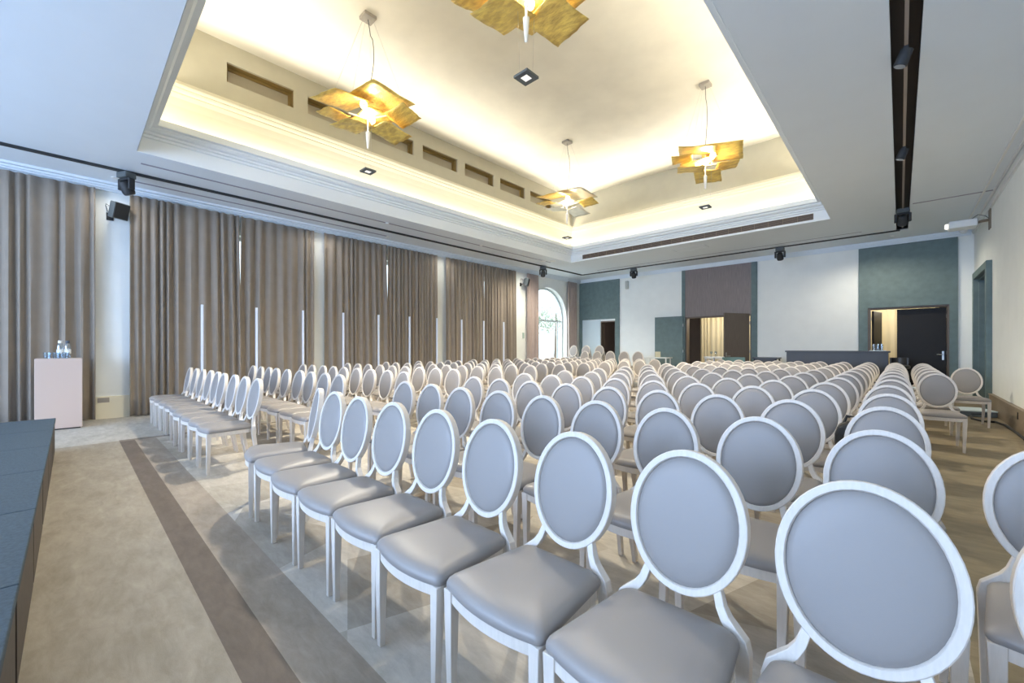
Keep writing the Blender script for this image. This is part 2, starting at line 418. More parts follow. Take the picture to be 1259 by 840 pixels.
mb = MB().box(.045, .085, .025, .034, 1.0, 1.24); mb.tube([(.065,.03,1.15),(.065,.085,1.15),(.19,.088,1.15)], .012)
mb.build('door_handle', 'steel', dh)
door(4, (-.60, YB+.30), PI/2-.17, .95, 2.44, 'darkdoor', 'black door leaf swung open into the corridor')
door(5, (-9.72, 17.6), -.25, .55, 2.05, 'tanwood', 'tan wooden door inside the corner doorway', handle=False)
# right wall portal with recessed door
p = MB()
p.box(1.33, 1.47, 13.30, 13.47, 0, 3.20).box(1.33, 1.47, 15.43, 15.58, 0, 3.20).box(1.33, 1.47, 13.47, 15.43, 3.04, 3.20)
p.box(1.42, 1.60, 13.44, 13.49, 0, 3.05).box(1.42, 1.60, 15.41, 15.46, 0, 3.05).box(1.42, 1.60, 13.49, 15.41, 3.0, 3.06)
struct(p.build('trim_13', 'teal', bevel=.01), 'teal casing around the side door')
door(6, (1.60, 13.50), PI/2, 1.90, 3.0, 'darkblue', 'dark blue grey side door in a teal casing', handle=False)

# ---------------------------------------------------------------- curtains
def curtain(y0, y1, x, z0, z1, label, m='curtain', pitch=.17, amp=.055, seed=0, group=None, axis='y', cinch=0.0, gap=(0,0), name='curtain'):
    rnd = random.Random(seed)
    ks = [0]
    while ks[-1] < y1-y0-.05: ks.append(ks[-1] + pitch*rnd.uniform(.5, 1.5))
    f = (y1-y0)/ks[-1]; ks = [k*f for k in ks]
    amps = [amp*rnd.uniform(.45, 1.2) for _ in ks]
    ph = [rnd.uniform(-.25,.25) for _ in ks]
    NZ = 10; per = 8; rows = []
    c = (y0+y1)/2
    for iz in range(NZ+1):
        t = iz/NZ; z = z0 + (z1-z0)*t; row = []
        for i in range(len(ks)-1):
            for q in range(per + (1 if i == len(ks)-2 else 0)):
                s = q/per; yy = ks[i] + (ks[i+1]-ks[i])*s
                a = (amps[i]*(1-s) + amps[i+1]*s)*(.55 + .45*(1-t)**.7 if t > .1 else 1)
                ph_ = (ph[i]*(1-s)+ph[i+1]*s)*(1-t)*2
                off = a*(math.cos(2*PI*s + ph_) + .33*math.cos(4*PI*s + 2.2*ph[i] + 3*t)*(t if i % 2 else 1-t)) + .016*math.sin(3.1*yy+seed)*(1-t)
                y = y0 + yy
                u = (y-c)/((y1-y0)/2)
                # bottoms drift outward a touch, top edge can open towards a neighbour
                if u > 0: y -= gap[1]*u*max(0, (t-.45)/.55)
                else: y -= gap[0]*u*max(0, (t-.45)/.55)
                y = c + (y-c)*(1 - cinch*math.sin(PI*min(1, t*1.1))*.5)
                row.append((x+off, y, z) if axis == 'y' else (y, x+off, z))
        rows.append(row)
    o = MB().loft(rows, cap=False, closed=False).build(name, m, smooth=True)
    sd = o.modifiers.new('cloth', 'SOLIDIFY'); sd.thickness = .008; sd.offset = 0
    return tag(o, label, 'curtain', group)
XC = XL + .13
G = 'taupe curtains on the window wall'
cur = [(-1.9, .300, (0,0), 'taupe curtain behind the pale cabinet with bottles'),
       (.765, 2.592, (0,.03), 'taupe curtain between the first speaker pier and its bright slit'),
       (2.578, 4.200, (.03,0), 'taupe curtain right after the first bright slit'),
       (4.440, 6.245, (0,.045), 'taupe curtain after the second white pier, before the longest bright slit'),
       (6.232, 8.020, (.045,0), 'taupe curtain just beyond the longest bright slit'),
       (8.340, 10.052, (0,.03), 'taupe curtain beyond the third white pier'),
       (10.04, 11.73, (.03,0), 'taupe curtain ending at the pier with the far speaker')]
for i, (a, b, g, lb) in enumerate(cur):
    curtain(a, b, XC + .012*(i % 2), .02, 4.29, lb, seed=i+3, group=G, gap=g)
curtain(12.39, 13.10, XC, .02, 4.29, 'pale mauve curtain drawn to the near edge of the arched window', m='mauve', seed=31, pitch=.11, cinch=.05)
curtain(15.17, 15.86, XC, .02, 4.29, 'pale mauve curtain drawn between the arched window and the corner', m='mauve', seed=33, pitch=.11, cinch=.05)
curtain(-6.3, -4.0, 18.6, .02, 2.95, 'cream curtain beyond the open wooden double door', m='creamcurtain', seed=41, pitch=.17, amp=.05, axis='x')
curtain(-1.2, .9, 18.6, .02, 2.95, 'cream curtain beyond the dark door behind the bar', m='creamcurtain', seed=43, pitch=.17, amp=.05, axis='x')
# curtain track
for i, (a, b, g, lb) in enumerate(cur): pass

# ---------------------------------------------------------------- chairs
def ellip(a, b, n=40): return [(a*math.cos(2*PI*k/n), b*math.sin(2*PI*k/n)) for k in range(n)]
def seat_outline(inset, n=10):
    """rounded trapezoid with a bowed front, counter-clockwise"""
    wf, wr, yf, yr = .238-inset, .200-inset, -.215+inset, .222-inset
    pts = []
    def corner(cx, cy, r, a0, a1, k=5):
        for i in range(k+1):
            a = a0 + (a1-a0)*i/k; pts.append((cx + r*math.cos(a), cy + r*math.sin(a)))
    r = .03
    corner(-wf+r, yf+r, r, PI*1.02, PI*1.5)
    for i in range(1, n):
        t = -1 + 2*i/n; pts.append(((wf-r)*t, yf - .030*(1-t*t)))
    corner(wf-r, yf+r, r, PI*1.5, PI*1.98)
    corner(wr-.045, yr-.045, .045, 0, PI/2)
    corner(-wr+.045, yr-.045, .045, PI/2, PI)
    return pts
def make_chair():
    root = empty('banquet_chair')
    # seat cushion
    prof = [(.004,.436),(.000,.447),(.001,.458),(.006,.469),(.016,.478),(.034,.486),(.065,.492),(.11,.496)]
    rings = [[(x,y,z + .004*(1-(x/.24)**2)*(0 if i < 4 else 1)) for x, y in seat_outline(ins)] for i, (ins, z) in enumerate(prof)]
    MB().loft(rings).build('seat', 'padcloth', root, smooth=True)
    MB().loft([[(x,y,z) for x, y in seat_outline(ins)] for ins, z in ((.012,.392),(.008,.394),(.008,.434),(.012,.436))]).build('seat_frame', 'frame', root)
    # oval back
    tl = math.radians(10.2)
    U = Vector((1,0,0)); V = Vector((0,math.sin(tl),math.cos(tl))); Nn = Vector((0,-math.cos(tl),math.sin(tl)))
    C0 = Vector((0,.294,.744)); A, B = .199, .240
    secs = [(-.0,-.021),(.0,.017),(-.003,.021),(-.021,.021),(-.026,.017),(-.026,-.017),(-.021,-.021)]
    secs = [(.0,-.018),(.0,.018),(-.003,.021),(-.022,.021),(-.026,.016),(-.026,-.016),(-.022,-.021),(-.003,-.021)]
    n = 48; rings = []
    for k in range(n):
        ca, sa = math.cos(2*PI*k/n), math.sin(2*PI*k/n)
        rings.append([C0 + U*(A+d)*ca + V*(B+d)*sa + Nn*h for d, h in secs])
    MB().loft(rings, loop=True).build('backrest_frame', 'frame', root, smooth=True)
    rings = []
    for ins, h in ((.105,-.021),(.05,-.020),(.034,-.016),(.026,-.010),(.026,.010),(.033,.0165),(.045,.0205),(.065,.0235),(.11,.0255)):
        rings.append([C0 + U*(A-ins)*math.cos(2*PI*k/n) + V*(B-ins)*math.sin(2*PI*k/n) + Nn*h for k in range(n)])
    MB().loft(rings).build('backrest', 'padcloth', root, smooth=True)
    for s in (-1, 1):
        MB().bar([(s*.205,-.198,0),(s*.209,-.196,.20),(s*.213,-.193,.436)], [.026,.034,.043], [.026,.034,.043]).build('leg', 'frame', root, bevel=.002, seg=1)
        pts = [(s*.192,.285,0),(s*.196,.248,.20),(s*.199,.228,.36),(s*.200,.224,.415),(s*.193,.226,.445),(s*.172,.231,.466),(s*.148,.239,.490),(s*.131,.247,.517),(s*.121,.255,.548),(s*.1175,.261,.572)]
        MB().bar(pts, [.026,.034,.040,.042,.042,.036,.031,.028,.026,.016], [.028,.034,.040,.040,.038,.036,.034,.032,.030,.026]).build('leg', 'frame', root, bevel=.002, seg=1)
    return root
PROTO = make_chair()
used = [False]
def place_chair(x, y, rz, label, group, z=0, tilt=0):
    if used[0]: c = copy_tree(PROTO)
    else: c = PROTO; used[0] = True
    c.location = (x, y, z); c.rotation_euler = (tilt, 0, rz)
    return tag(c, label, 'chair', group)
ROW0, PITCH = 1.165, .985
rj = random.Random(11)
# block beside the windows: seats counted from the aisle
for r in range(12):
    for j in range(9):
        x = -5.525 - .495*j + rj.uniform(-.006,.006); y = ROW0 + .012 + PITCH*r + rj.uniform(-.02,.02)
        place_chair(x, y, rj.uniform(-.012,.012) if r == 0 else rj.uniform(-.03,.03),
                    'oval-back chair in window-side block, %s row from stage, %s seat from the aisle' % (ORD[r+1], ORD[j+1]),
                    'oval-back chairs in the window-side block')
# big block on the door side
for r in range(13):
    cols = 9 + (1 if r in (0, 1) or r >= 7 else 0)
    for j in range(cols):
        x = -3.905 + .479*j + rj.uniform(-.005,.005); y = ROW0 + PITCH*r + rj.uniform(-.018,.018)
        rz = rj.uniform(-.012,.012) if r == 0 else rj.uniform(-.03,.03)
        if j == 9:
            if r == 0: x = .398; y += .12; rz = 0
            if r == 1: x += .03
            if r >= 7: x += -.02; y += -.10 + .02*(r % 2); rz = .03
        if r == 0 and j == 0: x, y, rz = -3.90, 1.215, -math.radians(14.6)
        place_chair(x, y, rz, 'oval-back chair in door-side block, %s row from stage, %s seat from the aisle' % (ORD[r+1], ORD[j+1]),
                    'oval-back chairs in the door-side block')
place_chair(.87, 10.66, .02, 'oval-back chair standing alone by the side door casing', 'single chairs by the side door')
# stacked chairs at the back
def stack(x, y, n, rz, which):
    for k in range(n):
        place_chair(x + .05*k*math.sin(rz), y - .050*k*math.cos(rz), rz, 'oval-back chair, %s from the bottom in %s' % (ORD[k+1], which), 'stacked oval-back chairs', z=.111*k)
for i, (x, w) in enumerate(((-10.02,'the tall stack by the arched window'),(-9.40,'the middle one of three tall stacks'),(-8.76,'the tall stack in front of the corner doorway'))):
    stack(x, 14.35, 5, .06*(i-1), w)
for i, (x, w) in enumerate(((-8.86,'the low stack nearest the windows'),(-8.30,'the second low stack from the windows'),(-7.74,'the third low stack from the windows'),(-7.18,'the fourth low stack from the windows'),(-6.64,'the low stack nearest the teal door leaf'))):
    stack(x, 13.30, 3, .05*(i-2), w)

# ---------------------------------------------------------------- poles beside the rows
for k in range(10):
    t = empty('upright_pole', (-10.45, 1.835+.985*k, 0))
    MB().box(-.02, .02, -.02, .02, .012, 2.225+.004*k).build('pole', 'pole', t, bevel=.004)
    MB().box(-.09, .09, -.09, .09, 0, .014).build('base', 'pole', t)
    tag(t, 'slim pale upright pole by the curtains, %s one from the stage' % ORD[k+1], 'pole', 'slim poles along the curtains')

# ---------------------------------------------------------------- stage
edges = [-8.0,-6.90,-5.80,-4.70,-3.60,-2.50,-1.40,-.30,.80]
for i in range(8):
    a, b = edges[i], edges[i+1]
    t = empty('stage_module', (a, -.14, 0))
    MB().box(.004, b-a-.004, -2.2, 0, .395, .43).build('deck', 'deck', t, bevel=.004)
    MB().box(.02, b-a-.02 - (.035 if i in (0,2,4,5) else 0), -.03, -.008, 0, .395).build('skirt', 'skirt', t)
    if i == 0: MB().box(.004, .02, -2.19, -.03, 0, .395).build('skirt', 'skirt', t)
    for x in (.06, b-a-.06):
        for y in (-.12, -2.1): MB().box(x-.02, x+.02, y-.02, y+.02, 0, .395).build('leg', 'black', t)
    tag(t, 'low stage module with blue-teal carpet top, %s from the window wall end' % ORD[i+1], 'stage', 'low stage modules')
# second bank of the stage
# ---------------------------------------------------------------- cabinet with bottles
t = empty('lectern_cabinet', (-10.26, -.14, 0))
MB().box(-.26, .26, -.265, .265, .02, 1.165).build('body', 'podium', t, bevel=.006)
MB().box(-.24, .24, -.245, .245, 0, .02).build('plinth', 'black', t)
tag(t, 'pale pink beige cabinet in front of the curtains, carrying bottles and glasses', 'cabinet')
zc = 1.165
for i, (x, y, cp, lb) in enumerate(((-10.17,-.13,'capw','clear water bottle with a white cap on the cabinet'),(-10.17,-.045,'capd','clear water bottle with a dark cap on the cabinet'))):
    b = empty('water_bottle', (x, y, zc))
    MB().lathe([(.036,0),(.040,.01),(.040,.20),(.034,.235),(.020,.25),(.018,.255)]).build('bottle_body', 'bottle', b, smooth=True)
    MB().lathe([(.022,.250),(.024,.252),(.024,.292),(.021,.296)]).build('cap', cp, b, smooth=True)
    MB().lathe([(.0406,.08),(.0406,.15)]).build('bottle_label', 'whitepl', b)
    tag(b, lb, 'bottle')
for i, y in enumerate((-.27,-.17,-.065)):
    g = MB().lathe([(.034,0),(.040,.002),(.046,.10),(.0435,.10),(.037,.010),(.001,.009)], c=(-10.07, y, zc), seg=18).build('drinking_glass', 'glassware', smooth=True)
    tag(g, ['stemless drinking glass on the cabinet, farthest from the bottles','stemless drinking glass in front of the white-capped bottle','stemless drinking glass in front of the dark-capped bottle'][i], 'glass', 'glasses on the pale cabinet')

# ---------------------------------------------------------------- pendant lamps
def room(r, u): return (r*.65 + u*.61, r*.61 - u*.65)
SHEETS = [(*room(-.40,.20), .20, .06, .10, .10, .74), (*room(.28,.20), .25, -.04, -.08, .06, .82), (*room(.02,-.30), .15, .05, .08, -.08, .70),
          (*room(-.30,-.12), -.05, .10, .10, .10, .56), (*room(.34,-.30), -.06, -.06, -.12, .08, .56), (*room(.62,.0), .10, .12, -.08, -.12, .46), (*room(-.62,-.02), .08, .03, .06, .10, .42)]

def pendant(x, y, label, leaf, seed, cable, rz):
    rnd = random.Random(seed)
    L = empty('pendant_lamp', (x, y, ZT))
    zb = 5.05-ZT
    MB().box(-.10, .10, -.10, .10, -.055, 0).build('canopy', 'plategrey', L, bevel=.004)
    pts = [(cable*math.sin(PI*k/14)*(1 if k > 3 else .4), cable*.5*math.sin(PI*k/14), -.05 + (zb+.42+.05)*k/14) for k in range(15)]
    MB().tube(pts, .006, 6).build('cable', 'greydk', L)
    st = MB()
    for sx, sy in ((.55,.35),(-.5,.4),(.1,-.6),(-.52,-.1)):
        st.tube([(sx*.12,sy*.12,-.05),(sx,sy,zb+.16)], .0022, 4)
    st.build('suspension_wire', 'steel', L)
    rod = MB().tube([(0,0,zb+.40),(0,0,zb-.18),(0,0,zb-.20),(0,0,zb-.30),(0,0,zb-.46)], [.014,.014,.036,.030,.014], 12)
    rod.tube([(0,0,zb+.30),(.0,0,zb+.44)], [.03,.02], 10)
    for k in range(4):
        a = PI/4 + k*PI/2 + rz
        rod.tube([(0,0,zb+.02),(.30*math.cos(a),.30*math.sin(a),zb+.10)], .012, 8)
    rod.build('rod', 'lampwhite', L)
    for k in range(2):
        a = PI*.72 + k*PI + rz
        MB().lathe([(.012,-.06),(.045,-.03),(.058,.01),(.045,.05),(.012,.07)], c=(.22*math.cos(a),.22*math.sin(a),zb+.12), seg=14).build('bulb', 'bulb', L, smooth=True)
    for q, (sx, sy, sz, ra, tx, ty, size) in enumerate(SHEETS):
        ca, sa = math.cos(rz), math.sin(rz)
        n = 8; rings = []; size *= .92
        jag = [[rnd.uniform(-.006,.006) for _ in range(n+1)] for _ in range(4)]
        rt = Matrix.Rotation(rz+ra, 4, 'Z') @ Matrix.Rotation(tx+rnd.uniform(-.08,.08), 4, 'X') @ Matrix.Rotation(ty+rnd.uniform(-.08,.08), 4, 'Y')
        px, py = sx*ca - sy*sa, sx*sa + sy*ca
        for i in range(n+1):
            row = []
            for j in range(n+1):
                u, v = -.5 + i/n, -.5 + j/n
                uu = u*size + (jag[0][j] if i in (0, n) else 0); vv = v*size + (jag[1][i] if j in (0, n) else 0)
                w = .006*math.sin(9*u+q)*math.sin(8*v+q) + rnd.uniform(-.004,.004)
                row.append(rt @ Vector((uu, vv, w)) + Vector((px, py, zb+sz)))
            rings.append(row)
        o = MB().loft(rings, cap=False, closed=False).build('shade', leaf[q % len(leaf)], L, smooth=True)
        sd = o.modifiers.new('thickness', 'SOLIDIFY'); sd.thickness = .004
    # square downlight hung below on thin wires
    d = MB()
    for (a0,a1,b0,b1) in ((-.095,.095,-.095,-.045),(-.095,.095,.045,.095),(-.095,-.045,-.045,.045),(.045,.095,-.045,.045)): d.box(a0,a1,b0,b1, 4.21-ZT, 4.235-ZT)
    f = d.build('downlight', 'greydk', L)
    MB().box(-.045,.045,-.045,.045, 4.215-ZT, 4.23-ZT).build('lens', 'spotlens', f)
    w = MB()
    for sx in (-.09,.09): w.tube([(sx,0,4.235-ZT),(sx*1.4,0,zb+.1)], .0018, 4)
    w.build('suspension_wire', 'steel', L)
    tag(L, label, 'pendant lamp', 'gold leaf pendant lamps')
    return L
PEND = [(-6.33, 3.31, 'gold-leaf pendant lamp hanging before the niche wall, nearer the stage', ['gold'], 1, .10, .10),
        (-2.90, 3.31, 'largest gold-leaf pendant lamp, closest above the camera', ['gold'], 2, .05, -.15),
        (-6.37, 8.90, 'pendant lamp mixing silvery white and gold sheets, far window corner of the tray', ['gold','silverleaf','silverleaf','silverleaf','silverleaf','gold','gold','silverleaf'], 3, .06, .0),
        (-2.91, 8.89, 'gold-leaf pendant lamp before the far plain wall of the tray, on the door side', ['gold'], 4, .03, .3)]
for a in PEND: pendant(*a)

# ---------------------------------------------------------------- ceiling fittings
tag(MB().box(-9.955,-9.885, -5.5, 14.93, ZC-.035, ZC-.001).build('lighting_track', 'black'), 'black lighting track on the ceiling along the window wall', 'track')
tag(MB().box(-9.885,.0, 14.93, 14.985, ZC-.03, ZC-.001).build('lighting_track', 'black'), 'black lighting track on the ceiling along the back wall', 'track')
MD = mat('mauve_grey_slot', (150,150,164), .6)
tag(MB().box(-9.355,-9.30, .8, 12.0, ZC-.006, ZC-.0005).build('slot_diffuser', MD), 'thin grey air slot between the tray and the window-side track', 'air slot')
tag(MB().box(-10.46,-10.40, .8, 6.0, ZC-.006, ZC-.0005).build('slot_diffuser', MD), 'thin grey air slot beside the window cornice', 'air slot')
tag(MB().box(-8.9,-.75, 14.50, 14.53, ZC-.006, ZC-.0005).build('slot_diffuser', MD), 'thin grey air slot in front of the back lighting track', 'air slot')
tag(MB().box(.20,1.36, 12.40, 12.46, ZC-.006, ZC-.0005).build('slot_diffuser', MD), 'short grey air slot from the dark ceiling slot to the side wall', 'air slot')
mb = MB().box(-5.3,-4.3, 13.05, 13.065, ZC-.006, ZC+.001).box(-5.3,-4.3, 13.475, 13.49, ZC-.006, ZC+.001).box(-5.3,-5.285, 13.065, 13.475, ZC-.006, ZC+.001).box(-4.315,-4.3, 13.065, 13.475, ZC-.006, ZC+.001)
mb.box(-5.28,-4.32, 13.07, 13.47, ZC-.003, ZC+.001)
tag(mb.build('ceiling_hatch', 'ceil'), 'flush white access hatch in the ceiling before the back wall', 'hatch')
v = empty('air_grille', (-4.93, TY1, 4.58))
MB().box(-3.37, 3.37, -.008, -.001, -.075, .075).build('backing', 'dark', v)
mb = MB()
for k in range(22): mb.box(-3.37+k*.3205, -3.37+k*.3205+.008, -.016, -.008, -.075, .075)
for z in (-.075,-.04,-.005,.03,.067): mb.box(-3.37, 3.37, -.014, -.008, z, z+.008)
mb.build('grille_bars', mat('grille_bronze', (118,104,90), .5), v)
tag(v, 'long brown air grille in the edge of the ceiling tray', 'grille')
for i, (x, y, lb) in enumerate(((-.42,14.70,'bright round downlight beside the end of the dark ceiling slot'),(-9.37,11.6,'bright round downlight close to the far window-side moving head'),(-9.12,11.85,'bright round downlight next to the tray corner'))):
    d = empty('recessed_downlight', (x, y, ZC))
    MB().lathe([(.10,-.012),(.115,-.008),(.115,.0),(.085,.001),(.085,-.010)], seg=24).build('trim_ring', 'whitepl', d)
    MB().lathe([(.085,-.008),(.084,-.004)], seg=24).build('lens', 'spotlens', d)
    tag(d, lb, 'downlight', 'round ceiling downlights')
for i, (y, lb) in enumerate(((.53,'tiny round added lamp brightening the first speaker pier'),(4.32,'tiny round added lamp brightening the second white pier'),(8.18,'tiny round added lamp brightening the third white pier'),(12.05,'tiny round added lamp brightening the far speaker pier'))):
    d = empty('added_pier_lamp', (-10.48, y, ZC))  # invented fitting, added only to brighten the white pier below
    MB().lathe([(.035,-.010),(.042,-.006),(.042,0),(.028,.0005),(.028,-.008)], seg=18).build('trim_ring', 'whitepl', d)
    MB().lathe([(.028,-.006),(.027,-.003)], seg=18).build('lens', 'spotlens', d)
    tag(d, lb, 'downlight', 'tiny added lamps above the piers')
for i, (x, y, lb) in enumerate(((-9.32,5.38,'tiny white ceiling sprinkler beside the tray, middle of the window side'),(-9.25,8.49,'tiny white ceiling sprinkler beside the tray, farther along the window side'),(-10.48,6.05,'tiny white ceiling sprinkler near the cornice above the longest bright slit'),(-.15,15.6,'tiny ceiling sprinkler above the bar'))):
    tag(MB().lathe([(.03,-.035),(.045,-.03),(.04,-.01),(.055,-.004),(.055,0)], c=(x,y,ZC), seg=14).build('ceiling_sprinkler', 'whitepl', smooth=True), lb, 'sprinkler', 'ceiling sprinklers')
tag(MB().lathe([(.02,-.075),(.05,-.065),(.065,-.03),(.075,-.02),(.075,0)], c=(1.21,16.0,ZC-.04), seg=18).box(1.15,1.27,15.94,16.06,ZC-.045,ZC).build('smoke_detector', 'whitepl', smooth=True), 'white domed detector in the corner above the dark door', 'detector')

def moving_head(x, y, z, label, rz=0, tilt=.5):
    t = empty('moving_head_light', (x, y, z), rz)
    MB().box(-.11,.11,-.085,.085,-.10,-.0).build('base', 'greydk', t, bevel=.01)
    mb = MB().box(-.12,.12,-.04,.04,-.135,-.10)
    for s in (-1,1): mb.box(s*.12-.022, s*.12+.022, -.045,.045, -.30,-.11)
    mb.build('yoke', 'black', t, bevel=.008)
    mt = Matrix.Translation((0,0,-.255)) @ Matrix.Rotation(tilt, 4, 'X')
    h = MB().lathe([(.045,.11),(.075,.09),(.088,.0),(.092,-.08),(.080,-.12)], seg=18, mtx=mt).build('head', 'black', t, smooth=True)
    MB().lathe([(.078,-.122),(.06,-.132),(.02,-.138)], seg=18, mtx=mt).build('lens', 'lens', h, smooth=True)
    return tag(t, label, 'stage light', 'moving head stage lights')
zt = ZC-.035
moving_head(-9.92, .66, zt, 'moving head stage light hanging above the first speaker pier', .5)
moving_head(-9.92, 12.30, zt, 'moving head stage light at the far end of the window-side track', .8)
moving_head(-7.55, 14.96, zt, 'moving head stage light on the back track near the arched window', .2)
moving_head(-2.70, 14.96, zt, 'moving head stage light on the back track above the bar', .0)
moving_head(.045, 12.9, ZC+.04, 'moving head stage light at the far end of the dark ceiling slot', .1)
def slot_spot(y, label):
    t = empty('rail_spotlight', (.045, y, ZC+.02))
    MB().box(-.02,.02,-.05,.05,-.03,0).build('adapter', 'black', t)
    mt = Matrix.Translation((-.02,0,-.10)) @ Matrix.Rotation(.35, 4, 'Y')
    h = MB().lathe([(.045,.085),(.055,.08),(.058,-.07),(.050,-.08)], seg=18, mtx=mt).build('head', 'black', t, smooth=True)
    MB().lathe([(.048,-.082),(.02,-.085)], seg=18, mtx=mt).build('lens', 'lens', h)
    tag(t, label, 'spotlight', 'spotlights in the ceiling slot')
slot_spot(5.95, 'small black spotlight in the dark ceiling slot, nearest the camera')
slot_spot(8.9, 'small black spotlight in the dark ceiling slot, halfway along')

def wall_speaker(x, y, z, rz, label):
    t = empty('wall_speaker', (x, y, z))
    hd = empty('speaker_pivot') if False else None
    rm = Matrix.Translation((.22,.10,0)) @ Matrix.Rotation(rz, 4, 'Z') @ Matrix.Rotation(.25, 4, 'Y')
    mb = MB()
    bk = [(-.11,-.06,-.10),(-.11,.06,-.10),(-.11,.06,.10),(-.11,-.06,.10)]
    fr = [(.09,-.13,-.15),(.09,.13,-.15),(.09,.13,.15),(.09,-.13,.15)]
    mid = [(-.03,-.13,-.15),(-.03,.13,-.15),(-.03,.13,.15),(-.03,-.13,.15)]
    mb.loft([[rm @ Vector(p) for p in r] for r in (bk, mid, fr)])
    b = mb.build('cabinet', 'greydk', t, bevel=.008)
    MB().box(.09,.097,-.115,.115,-.135,.135, rm).build('grille', 'black', t)
    mb = MB().box(0,.012,-.05,.05,-.16,-.02).tube([(.01,0,-.09),(.12,.05,-.05)], .018)
    mb.build('bracket', 'black', t)
    MB().tube([(.005,-.03,.0),(.03,-.06,.10),(.09,-.06,.12),(.14,.03,.06)], .005, 6).build('cable', 'black', t)
    tag(t, label, 'speaker', 'dark wall speakers on the piers')
wall_speaker(XL, .50, 3.92, .55, 'dark wall speaker on the white pier beside the cabinet curtain')
wall_speaker(XL, 12.16, 3.92, .55, 'dark wall speaker on the far pier near the arched window')
tag(MB().box(-8.55,-8.43, YB-.10, YB, 3.83, 4.17).build('wall_box', mat('grey_box', (186,188,182), .5), bevel=.012), 'small grey box speaker high on the back wall', 'speaker')
t = empty('projector', (1.045, 13.75, 4.10), 0)
MB().box(-.24,.20,-.20,.20,-.08,.08).build('body', 'whitepl', t, bevel=.02)
MB().lathe([(.06,0),(.065,.03),(.05,.06)], seg=18, mtx=Matrix.Translation((-.24,-.05,0)) @ Matrix.Rotation(-PI/2, 4, 'Y')).build('lens', 'spotlens', t)
MB().tube([(.15,0,0),(.26,-.06,.02),(.40,-.22,.0)], .03).box(.355,.372,-.35,-.1,-.20,.25).build('bracket', 'skirt_r', t)
MB().tube([(.10,-.1,.08),(.2,-.14,.16),(.30,-.2,.10),(.36,-.22,.02)], .007, 6).build('cable', 'greydk', t)
tag(t, 'white projector on a wall bracket high above the side door', 'projector')
tag(MB().box(XL+.03, XL+.042, .33, .49, .31, .40).box(XL+.042, XL+.046, .345, .405, .325, .385).box(XL+.042, XL+.046, .415, .475, .325, .385).build('wall_socket', 'plategrey'), 'double grey wall socket in the skirting beside the cabinet curtain', 'socket')
tag(MB().box(XL, XL+.02, 12.27, 12.37, 1.70, 1.93).build('control_panel', mat('green_grey_panel', (170,190,180), .5), bevel=.004), 'small green grey control panel on the far white pier', 'control panel')
tag(MB().box(XR-.056, XR-.048, 10.3, 10.36, .20, .31).build('cable_outlet', 'darkdoor'), 'small dark outlet in the side wall skirting', 'outlet')
tag(MB().box(-7.20,-6.98, YB-.152, YB-.137, .93, 1.17).box(-7.17,-7.01, YB-.154, YB-.152, .97, 1.13).build('notice_card', 'sign'), 'small cream card fixed on the folded teal door leaf', 'card')

# ---------------------------------------------------------------- bar and things at the back
t = empty('bar_counter', (-1.39, 15.3, 0))
MB().box(-1.16, 1.16, -.24, .24, .0, 1.20).build('front_panel', 'bar', t, bevel=.004)
MB().box(-1.19, 1.20, -.28, .28, 1.20, 1.245).build('countertop', 'bar', t, bevel=.006)
tag(t, 'long black bar counter before the back wall', 'bar counter')
tag(MB().box(-.62,-.28, 15.12, 15.42, 1.245, 1.262).build('tray', 'paper'), 'pale tray on the end of the bar counter', 'tray')
for i, (x, y, lb) in enumerate(((-.53,15.25,'tall clear glass on the bar tray, by its near edge'),(-.45,15.30,'tall clear glass in the middle of the bar tray'),(-.37,15.27,'tall clear glass on the bar tray, at the counter end'))):
    tag(MB().lathe([(.028,0),(.032,.003),(.034,.17),(.031,.17),(.028,.010),(.001,.009)], c=(x,y,1.262), seg=14).build('tall_glass', 'glassware', smooth=True), lb, 'glass', 'glasses on the bar')
t = empty('bar_stool', (-.02, 15.0, 0))
MB().lathe([(.19,.78),(.22,.80),(.22,.86),(.18,.88)], seg=24).build('seat', 'bar', t, smooth=True)
rr = []
for k in range(13):
    a = -.2 + PI*1.15*k/12
    rr.append((.17*math.cos(a), .17*math.sin(a), .96))
mb = MB().bar(rr, .03, .22, up=(0,0,1)); mb.build('backrest', 'bar', t, smooth=True)
for a in (.8, 2.35, 3.9, 5.5): MB().tube([(.15*math.cos(a),.15*math.sin(a),.79),(.21*math.cos(a),.21*math.sin(a),0)], .015).build('leg', 'black', t)
tag(t, 'dark round-backed stool at the end of the bar counter', 'stool')
t = empty('low_table', (-3.15, 15.45, 0))
MB().box(-.35,.35,-.3,.3,.98,1.02).build('table_top', 'bar', t)
MB().box(-.32,.32,-.27,-.24,.3,.98).build('apron', 'bar', t)
for sx in (-1,1):
    for sy in (-1,1): MB().box(sx*.3-.02, sx*.3+.02, sy*.25-.02, sy*.25+.02, 0, .98).build('leg', 'black', t)
tag(t, 'black high table beside the bar counter', 'table')
t = empty('tub_chair', (-3.95, 14.75, 0), .2)
MB().lathe([(.26,.42),(.30,.46),(.30,.54),(.25,.56)], seg=24).build('seat', 'tuft', t, smooth=True)
rr = [(.31*math.cos(a), .31*math.sin(a), .80) for a in [-.3 + (PI+.6)*k/14 for k in range(15)]]
MB().bar(rr, .05, .44, up=(0,0,1)).build('backrest', 'tuft', t, smooth=True)
for a in (.8, 2.35, 3.9, 5.5): MB().tube([(.2*math.cos(a),.2*math.sin(a),.43),(.24*math.cos(a),.24*math.sin(a),0)], .016).build('leg', 'black', t)
tag(t, 'teal velvet tub chair beside the open brown door', 'chair')
t = empty('cocktail_table', (-4.55, 14.75, 0))
MB().lathe([(.30,1.0),(.32,1.005),(.32,1.03),(.30,1.035)], seg=28).build('table_top', 'whitepl', t)
